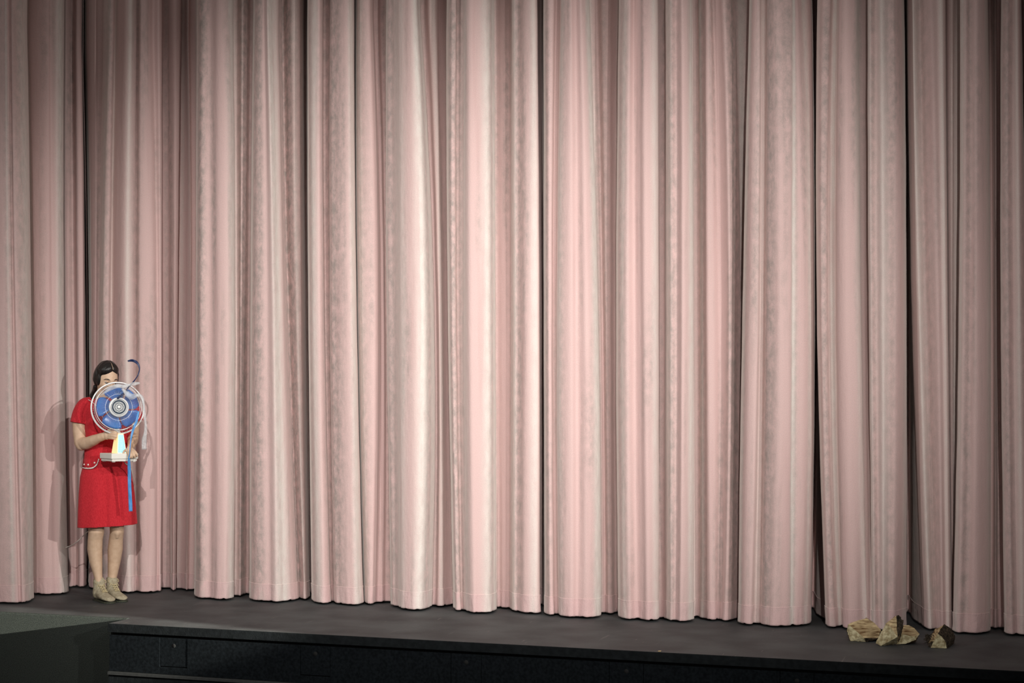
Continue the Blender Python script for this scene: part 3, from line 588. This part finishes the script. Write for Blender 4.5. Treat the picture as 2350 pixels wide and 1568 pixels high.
# boots
def boot(heel, toe):
    h, t = ground(*heel) - ROOT, ground(*toe) - ROOT; h.z = t.z = 0
    ax = (t - h); Ln = ax.length; ax.normalize(); sd = Vector((ax.y, -ax.x, 0))
    b = bmesh.new()
    rows = [(0,.026,.012,.050),(.06,.033,.012,.085),(.16,.036,.012,.105),(.30,.036,.012,.098),(.45,.038,.012,.076),(.62,.043,.012,.060),(.78,.045,.012,.050),(.90,.040,.012,.044),(.97,.028,.012,.036),(1.0,.012,.014,.028)]
    rings = []
    for s, wd, z0, z1 in rows:
        rg = []
        for k in range(20):
            a = 2 * PI * k / 20; cx_, sz = math.cos(a), math.sin(a)
            zz = (z0 + z1) / 2 + (z1 - z0) / 2 * sz
            ww = wd * (abs(cx_) ** .8) * (1 if cx_ > 0 else -1) * (1 - .25 * max(0, sz))
            rg.append(b.verts.new(h + ax * (Ln * s) + sd * ww + up * zz))
        rings.append(rg)
    skin(b, rings)
    tube(b, [h + ax * .048 + up * .05, h + ax * .050 + up * .095, h + ax * .048 + up * .128], [.044, .040, .041], 20, 3)
    o = obj('boot', remesh(b, .004, 1), MBOOT, person)
    s = bmesh.new(); out = [(-.01,.018),(.04,.031),(.2,.0355),(.4,.0345),(.6,.042),(.78,.0455),(.9,.041),(.97,.030),(1.01,.016),(1.02,.004)]
    prof = [h + ax * (Ln * q) + sd * w_ for q, w_ in out] + [h + ax * (Ln * q) - sd * w_ for q, w_ in out[::-1]]
    lo = [s.verts.new(p + up * .001) for p in prof]; hi = [s.verts.new(p + up * .0105) for p in prof]
    skin(s, [lo, hi]); obj('sole', s, MSOLE, o, False)
    lc = bmesh.new()
    def tg(q, side, lift=.004):
        zt = .062 + (.128 - .062) * (1 - q) ** 1 * .9
        return h + ax * (Ln * (.58 - .36 * (1 - q)) + 0) + sd * (side * (.017)) + up * (zt + lift)
    for i in range(6):
        q0 = i / 5; 
        q1 = min(1, q0 + .14)
        mid = (tg(q0, -1) + tg(q1, 1)) / 2 + up * .006
        tube(lc, [tg(q0, -1), mid, tg(q1, 1)], .0022, 6, 3); tube(lc, [tg(q1, -1), mid + up * .002, tg(q0, 1)], .0022, 6, 3)
    k0 = tg(0, 0, .008) + ax * .008
    for s_ in (-1, 1):
        tube(lc, [k0, k0 + sd * (.028 * s_) + up * .012 + ax * .01, k0 + sd * (.036 * s_) - up * .008 + ax * .012, k0], .0019, 6, 4)
        tube(lc, [k0, k0 + sd * (.018 * s_) - up * .012 + ax * .018, k0 + sd * (.034 * s_) - up * .035 + ax * .022], .0019, 6, 3)
    obj('lace', lc, MLACE, o)
    sk = bmesh.new(); tube(sk, [h + ax * .046 + up * .115, h + ax * .042 + up * .150], [.038, .0365], 20, 3, caps=False); obj('sock', sk, MSOCK, o)
boot((221, 1377), (256, 1386))
boot((250.5, 1374), (284, 1382.5))

# ------------------------------------------------------------------ desk fan
FB = W(273, 1059, .245)
fan = tag(empty('desk_fan', FB), 'vintage white desk fan with translucent blue blades held by the woman', 'fan')
FB0 = FB.copy()
def rotT(yw, pitch=0, off=Vector((0, 0, 0))):                # front axis turned yw degrees towards image right
    a = math.atan2(ED.y, ED.x) + R(yw)
    x = Vector((math.cos(a), math.sin(a), 0))                # front
    y = Vector((-x.y, x.x, 0)); z = Vector((0, 0, 1))
    front_ = x * math.cos(pitch) + z * math.sin(pitch); upv = z * math.cos(pitch) - x * math.sin(pitch)
    return Matrix.Translation(off) @ Matrix((y, upv, front_)).transposed().to_4x4()   # local: x = image right side, y = up, z = front
TB = rotT(24)
def fbox(name, lo, hi, bev, m, par=None, T=TB):
    b = bmesh.new(); box(b, lo, hi, bev); bmesh.ops.transform(b, matrix=T, verts=b.verts); return obj(name, b, m, par or fan, False)
fbox('base', (-.095, .018, -.095), (.095, .055, .095), .004, MFAN)
fbox('base_tray', (-.088, .002, -.088), (.088, .0175, .088), .003, MFAN)
for sx in (-1, 1):
    for sz in (-1, 1): fbox('foot', (sx * .072 - .01, -.003, sz * .072 - .01), (sx * .072 + .01, .002, sz * .072 + .01), .002, MFAN)
def taper(name, y0, y1, w0, w1, d0, d1, m, zoff=0, par=None):
    b = bmesh.new(); r0 = [b.verts.new((x, y0, z + zoff)) for x, z in ((-w0, -d0), (w0, -d0), (w0, d0), (-w0, d0))]; r1 = [b.verts.new((x, y1, z + zoff)) for x, z in ((-w1, -d1), (w1, -d1), (w1, d1), (-w1, d1))]
    skin(b, [r0, r1]); bmesh.ops.bevel(b, geom=list(b.edges), offset=.002, segments=2, affect='EDGES')
    bmesh.ops.transform(b, matrix=TB, verts=b.verts); return obj(name, b, m, par or fan, False)
col = taper('column', .0548, .185, .034, .020, .045, .026, MWARM, .0)
fp = taper('front_panel', .058, .178, .028, .0175, .001, .001, MPANEL, 0, col)
# lean the panel onto the front of the column
for v in fp.data.vertices:
    pl = TB.inverted() @ v.co; t = (pl.y - .055) / .13; pl.z += .0455 - .019 * t; v.co = TB @ pl
gb = bmesh.new()
for i in range(1, 8):
    t = i / 8; y = .058 + .12 * t; hw = .028 - .0105 * t; z = .0475 - .019 * (y - .055) / .13
    tube(gb, [(-hw, y, z), (hw, y, z)], .0009, 6)
for s in (-.4, 0, .4): tube(gb, [(.028 * s, .058, .0472), (.0175 * s, .178, .0295)], .0009, 6)
bmesh.ops.transform(gb, matrix=TB, verts=gb.verts); obj('button_grid', gb, MWHITE, col)
HEADC = W(272.5, 935, .29) - FB0                              # middle of the front guard
TH = rotT(7, R(6), HEADC)
def fl(name, fn, m, par=None, smooth=True):
    b = bmesh.new(); fn(b); bmesh.ops.transform(b, matrix=TH, verts=b.verts); return obj(name, b, m, par or fan, smooth)
fl('motor_housing', lambda b: lathe(b, [(0, -.165), (.035, -.163), (.055, -.145), (.06, -.11), (.06, -.075), (.05, -.062), (0, -.06)], 32), MFAN)
b = bmesh.new(); tube(b, [TB @ Vector((0, .17, .0)), TB @ Vector((0, .21, -.035)), TH @ Vector((0, -.05, -.12)), TH @ Vector((0, 0, -.12))], [.021, .018, .018, .02], 14, 4); obj('tilt_bracket', b, MFAN, fan)
def rear(b):
    torus(b, .173, .0050, 96, 8, z=-.056)
    torus(b, .150, .0016, 72, 6, z=-.085); torus(b, .062, .0016, 48, 6, z=-.098); torus(b, .11, .0012, 64, 6, z=-.095)
rg_ = fl('rear_guard', rear, MCHR)
def rw(b):
    for i in range(60):
        a = 2 * PI * i / 60; c, s = math.cos(a), math.sin(a)
        tube(b, [(.06 * c, .06 * s, -.098), (.12 * c, .12 * s, -.094), (.152 * c, .152 * s, -.083), (.171 * c, .171 * s, -.056)], .00045, 4, 1, caps=False)
tag(fl('guard_wires', rw, MWIRE, rg_), kind='stuff')
def frg(b):
    torus(b, .170, .0012, 96, 6, z=-.044); torus(b, .150, .0021, 96, 8, z=-.012); torus(b, .088, .0010, 72, 6, z=.006)
fg = fl('front_guard', frg, MCHR)
def fw(b):
    for i in range(96):
        a = 2 * PI * i / 96; c, s = math.cos(a), math.sin(a)
        tube(b, [(.066 * c, .066 * s, .008), (.105 * c, .105 * s, .003), (.14 * c, .14 * s, -.006), (.158 * c, .158 * s, -.020), (.170 * c, .170 * s, -.044)], .00042, 4, 1, caps=False)
tag(fl('guard_wires', fw, MWIRE, fg), kind='stuff')
fl('hub_ring', lambda b: lathe(b, [(.046, .004), (.047, .013), (.052, .017), (.058, .015), (.065, .010), (.066, .004), (.046, .002)], 64), MCHR, fg)
fl('hub_groove', lambda b: torus(b, .0530, .0016, 64, 6, z=.0165), MDARKP, fg)
fl('hub_badge', lambda b: lathe(b, [(0, .006), (.046, .006), (.047, .011), (.042, .012), (.040, .009), (0, .009)], 48), MDARKP, fg)
def slots(b):
    lathe(b, [(.033, .010), (.033, .015), (.036, .015), (.036, .010)], 40); lathe(b, [(.016, .010), (.016, .015), (.019, .015), (.019, .010)], 40); lathe(b, [(0, .010), (.0118, .010), (.011, .019), (0, .020)], 24)
    for i in range(20):
        a = 2 * PI * i / 20; tube(b, [(.018 * math.cos(a), .018 * math.sin(a), .013), (.034 * math.cos(a), .034 * math.sin(a), .013)], .0019, 6)
fl('hub_grille', slots, MCHR, fg)
fl('blade_hub', lambda b: lathe(b, [(0, -.01), (.036, -.012), (.040, -.02), (.040, -.05), (0, -.055)], 32), mat('blue_hub_plastic', (.02, .10, .35), .25, .1, spec=.6))
for i in range(5):
    b = bmesh.new(); a0 = 2 * PI * i / 5 + .35; V = []
    for ri in range(9):
        r = .036 + (.142 - .036) * ri / 8; hw = (.50 + .12 * (ri / 8)) * (1 if ri < 7 else (1 - .12 * (ri - 6))); row = []
        for k in range(9):
            t = -1 + 2 * k / 8; a = a0 + t * hw + .25 * ri / 8; row.append(b.verts.new((r * math.cos(a), r * math.sin(a), -.034 + t * .014)))
        V.append(row)
    for p_, q_ in zip(V, V[1:]):
        for k in range(8): b.faces.new((p_[k], p_[k + 1], q_[k + 1], q_[k]))
    bmesh.ops.transform(b, matrix=TH, verts=b.verts); o = obj('blade', b, MBLADE, fan); md = o.modifiers.new('s', 'SOLIDIFY'); md.thickness = .0018
# power cord: out of the base, down behind the dress and off behind the curtain edge
cb = bmesh.new()
cp = [W(282,1058,.22), W(292,1066,.20), W(300,1076,.17), W(304.5,1092,.12), W(308,1110,.03), W(300,1150,-.17), W(270,1195,-.2), W(225,1212,-.24), W(203,1220,-.30), W(190,1231,-.34), W(175,1245,-.38), W(162,1253,-.44), W(151,1257,-.47), W(142,1261,-.48)]
tube(cb, [p - FB0 for p in cp], .0032, 8, 5); obj('power_cord', cb, MCORD, fan)

# ------------------------------------------------------------------ ribbons and film tied to the guard
def strip(name, pts, width, m, label, cat, twist=None):
    p = [W(*q) for q in pts]; o0 = p[0].copy()
    n = 6; c = catmull([x - o0 for x in p], n); ws = []
    for i in range(len(width) - 1): ws += [width[i] + (width[i + 1] - width[i]) * k / n for k in range(n)]
    ws.append(width[-1]); b = bmesh.new(); rows_ = []
    for i, (x, w_) in enumerate(zip(c, ws)):
        t = (c[min(i + 1, len(c) - 1)] - c[max(i - 1, 0)]).normalized(); s = t.cross(ED).normalized(); s = (s + ED * (.3 * math.sin(i * .35))).normalized()
        rows_.append([b.verts.new(x + s * w_ / 2 * e + ED * (.002 * math.cos(e * 2 + i * .6))) for e in (-1, -.33, .33, 1)])
    for a, bb in zip(rows_, rows_[1:]):
        for k in range(3): b.faces.new((a[k], a[k + 1], bb[k + 1], bb[k]))
    o = obj(name, b, m); o.location = o0; md = o.modifiers.new('s', 'SOLIDIFY'); md.thickness = .0006
    return tag(o, label, cat)
strip('ribbon', [(269,915,.315),(278,908,.32),(287,901,.315),(294,890,.31),(303,880,.31),(311,870,.32),(317,860,.32),(320,848,.31),(318,838,.31),(312,831,.30),(303,827.5,.29),(293,829,.28)], [.012,.014,.012,.008,.008,.007,.007,.008,.013,.018,.018,.010], MNAVY, 'dark navy ribbon curling up above the fan in its draught', 'ribbon')
strip('ribbon', [(318,945,.33),(313,968,.335),(307,982,.34),(302,1000,.345),(299.5,1018,.36),(298,1034,.368),(297,1044,.365),(296,1056,.352),(296.5,1075,.33),(297,1090,.32),(297.5,1115,.31),(298.5,1140,.305),(299.5,1160,.30),(300,1174,.30)], [.013,.016,.016,.013,.008,.006,.006,.016,.022,.023,.023,.024,.025,.025], MBLUE, 'bright blue ribbon hanging down over the fan base and skirt', 'ribbon')
strip('plastic_streamer', [(231,908,.33),(243,899,.34),(256,891,.34),(270,886,.34),(283,887,.33),(296,884,.32),(308,881,.31),(321,879,.30)], [.006,.016,.026,.030,.026,.018,.026,.014], MCLEAR, 'clear plastic streamer fluttering sideways across the top of the fan', 'streamer')
strip('plastic_streamer', [(280,892,.33),(292,904,.335),(303,911,.33),(315,907,.32),(325,911,.31),(329,925,.305),(331,945,.30),(334,970,.30),(334,990,.30),(331,1010,.30),(331,1032,.30)], [.014,.034,.042,.022,.022,.018,.018,.016,.020,.032,.034], MCLEAR, 'clear plastic streamer hanging down past the right rim of the fan', 'streamer')

# ------------------------------------------------------------------ firewood
def log(gx, gy, pts, classify, label, seed, extra=None):
    G = ground(gx, gy); dd = Vector((G.x - CAM.x, G.y - CAM.y, 0)).normalized(); xx = Vector((dd.y, -dd.x, 0))
    if xx.dot(rgt) < 0: xx = -xx
    root = tag(empty('firewood_log', G), label, 'firewood', 'split logs on the stage floor')
    bm = bmesh.new()
    for x, y, z in pts: bm.verts.new(Vector((x, y, max(z, .15))) * .01)
    r = bmesh.ops.convex_hull(bm, input=bm.verts); 
    bmesh.ops.delete(bm, geom=[v for v in bm.verts if not v.link_faces], context='VERTS')
    bmesh.ops.recalc_face_normals(bm, faces=bm.faces)
    for f_ in bm.faces: f_.material_index = classify(f_.normal, f_.calc_center_median() * 100)
    # chip and roughen
    bmesh.ops.subdivide_edges(bm, edges=bm.edges, cuts=7, use_grid_fill=True)
    bm.normal_update()
    for v in bm.verts:
        p = v.co * 100; n = v.normal
        bark = any(f_.material_index == 2 for f_ in v.link_faces)
        a = noise.noise(Vector((p.x * .16, p.y * .16, p.z * .16 + seed))) * .35 + noise.noise(Vector((p.x * .9, p.y * .25, p.z * 1.6 + seed))) * (.28 if not bark else .45)
        if bark: a += abs(noise.noise(Vector((p.x * 2.2, p.y * 2.2, p.z * 2.2)))) * .45
        v.co += n * a * .01; v.co.z = max(v.co.z, .001)
    T = Matrix((xx, dd, up)).transposed().to_4x4(); bmesh.ops.transform(bm, matrix=T, verts=bm.verts)
    bk = bm.copy()
    bmesh.ops.delete(bm, geom=[f_ for f_ in bm.faces if f_.material_index == 2], context='FACES')
    obj('wood', bm, [MEND, MSPLIT], root, False)
    bmesh.ops.delete(bk, geom=[f_ for f_ in bk.faces if f_.material_index != 2], context='FACES')
    for f_ in bk.faces: f_.material_index = 0
    if bk.faces:
        o = obj('bark', bk, MBARK, root, False); md = o.modifiers.new('s', 'SOLIDIFY'); md.thickness = .004; md.offset = 1
    else: bk.free()
    if extra: extra(root, T)
    return root
def c1(n, c):
    if n.y < -.2 and n.z < .25 + .0 * c.x and c.x + c.z * .9 < 10.5: return 0
    if n.z > -.2 and n.y < .75: return 1
    return 2
log(1952,1472,[(-1.4,1,9.6),(7.6,-2.5,2.5),(0,0,0),(-2.2,3,6),(8.5,-1,0),(15.5,3,1.8),(17,8,6.2),(12.6,15,9.6),(9,15,11.6),(4.7,9,11.3),(3,15,0),(15,15,0),(0,12,7)], c1, 'largest pale split log, leftmost on the stage floor', 1)
def c2(n, c):
    if n.x > .35 and c.z > 5.5: return 2
    if n.y < -.25 and c.z < 11: return 0
    return 1
log(2022,1483.5,[(0,0,0),(-2.8,1,1.5),(-1.3,3,5.0),(2.8,5,12.2),(5.2,1,10.8),(9,0,5.6),(8.2,4,17.0),(9.2,5,17.2),(12,6,14.3),(11,6,7.5),(2,10,0),(9,10,0),(6.5,9,15)], c2, 'upright narrow split log with dark bark, leaning beside the big log', 2)
def c3(n, c):
    if n.y < -.3 and c.z < 5: return 2 if c.x < -5 else 0
    return 1
log(2056.5,1479.6,[(0,0,0),(-.6,1,1.9),(2.4,2,6),(3.2,7,9.4),(4.7,9,10),(7.3,9,9.9),(10.5,7,8.8),(12.8,5,5.8),(10.7,2,2.8),(5.4,0,.6),(10,2,4.5),(3,12,0),(11,12,0),(12,11,4)], c3, 'small rounded golden log tucked behind the upright one', 3)
def c4(n, c):
    if n.y < -.6: return 0
    if n.x > .15 : return 2
    return 1 if c.x > -3.5 and n.z > .1 else 2
def ex4(root, T):
    b = bmesh.new(); random.seed(3)
    for i in range(26):
        a = Vector((random.uniform(-6.5, -3), random.uniform(0, 8), random.uniform(.6, 6.5))) * .01
        tube(b, [T @ a, T @ (a + Vector((random.uniform(-.02, .0), random.uniform(-.01, .01), random.uniform(-.006, .014)))), T @ (a + Vector((random.uniform(-.03, -.01), random.uniform(-.015, .01), random.uniform(-.018, .008))))], [.003, .0025, .001], 5, 2)
    for v in b.verts: v.co.z = max(v.co.z, .001)
    obj('splintered_bark', b, MBARK, root)
log(2155,1488,[(-4.4,0,0),(4.2,0,0),(3.6,0,3.2),(1.3,0,6.6),(-.8,0,8.0),(-3,0,3.6),(-6,5,1.5),(-3.6,20,0),(8,22,0),(8.6,22,4.5),(6,22,8.4),(2.6,20,10.6),(-2,18,8.5)], c4, 'dark-barked log with a pale triangular cut end, standing apart at right', 4, ex4)
cg = ground(1513, 1496)
b = bmesh.new(); box(b, (-.009, -.004, 0), (.008, .005, .006), .0015)
for v in b.verts: v.co.x += v.co.z * .6
o = obj('wood_chip', b, MSPLIT, None, False); o.location = cg; tag(o, 'tiny pale wood chip at the front edge of the stage', 'wood chip')
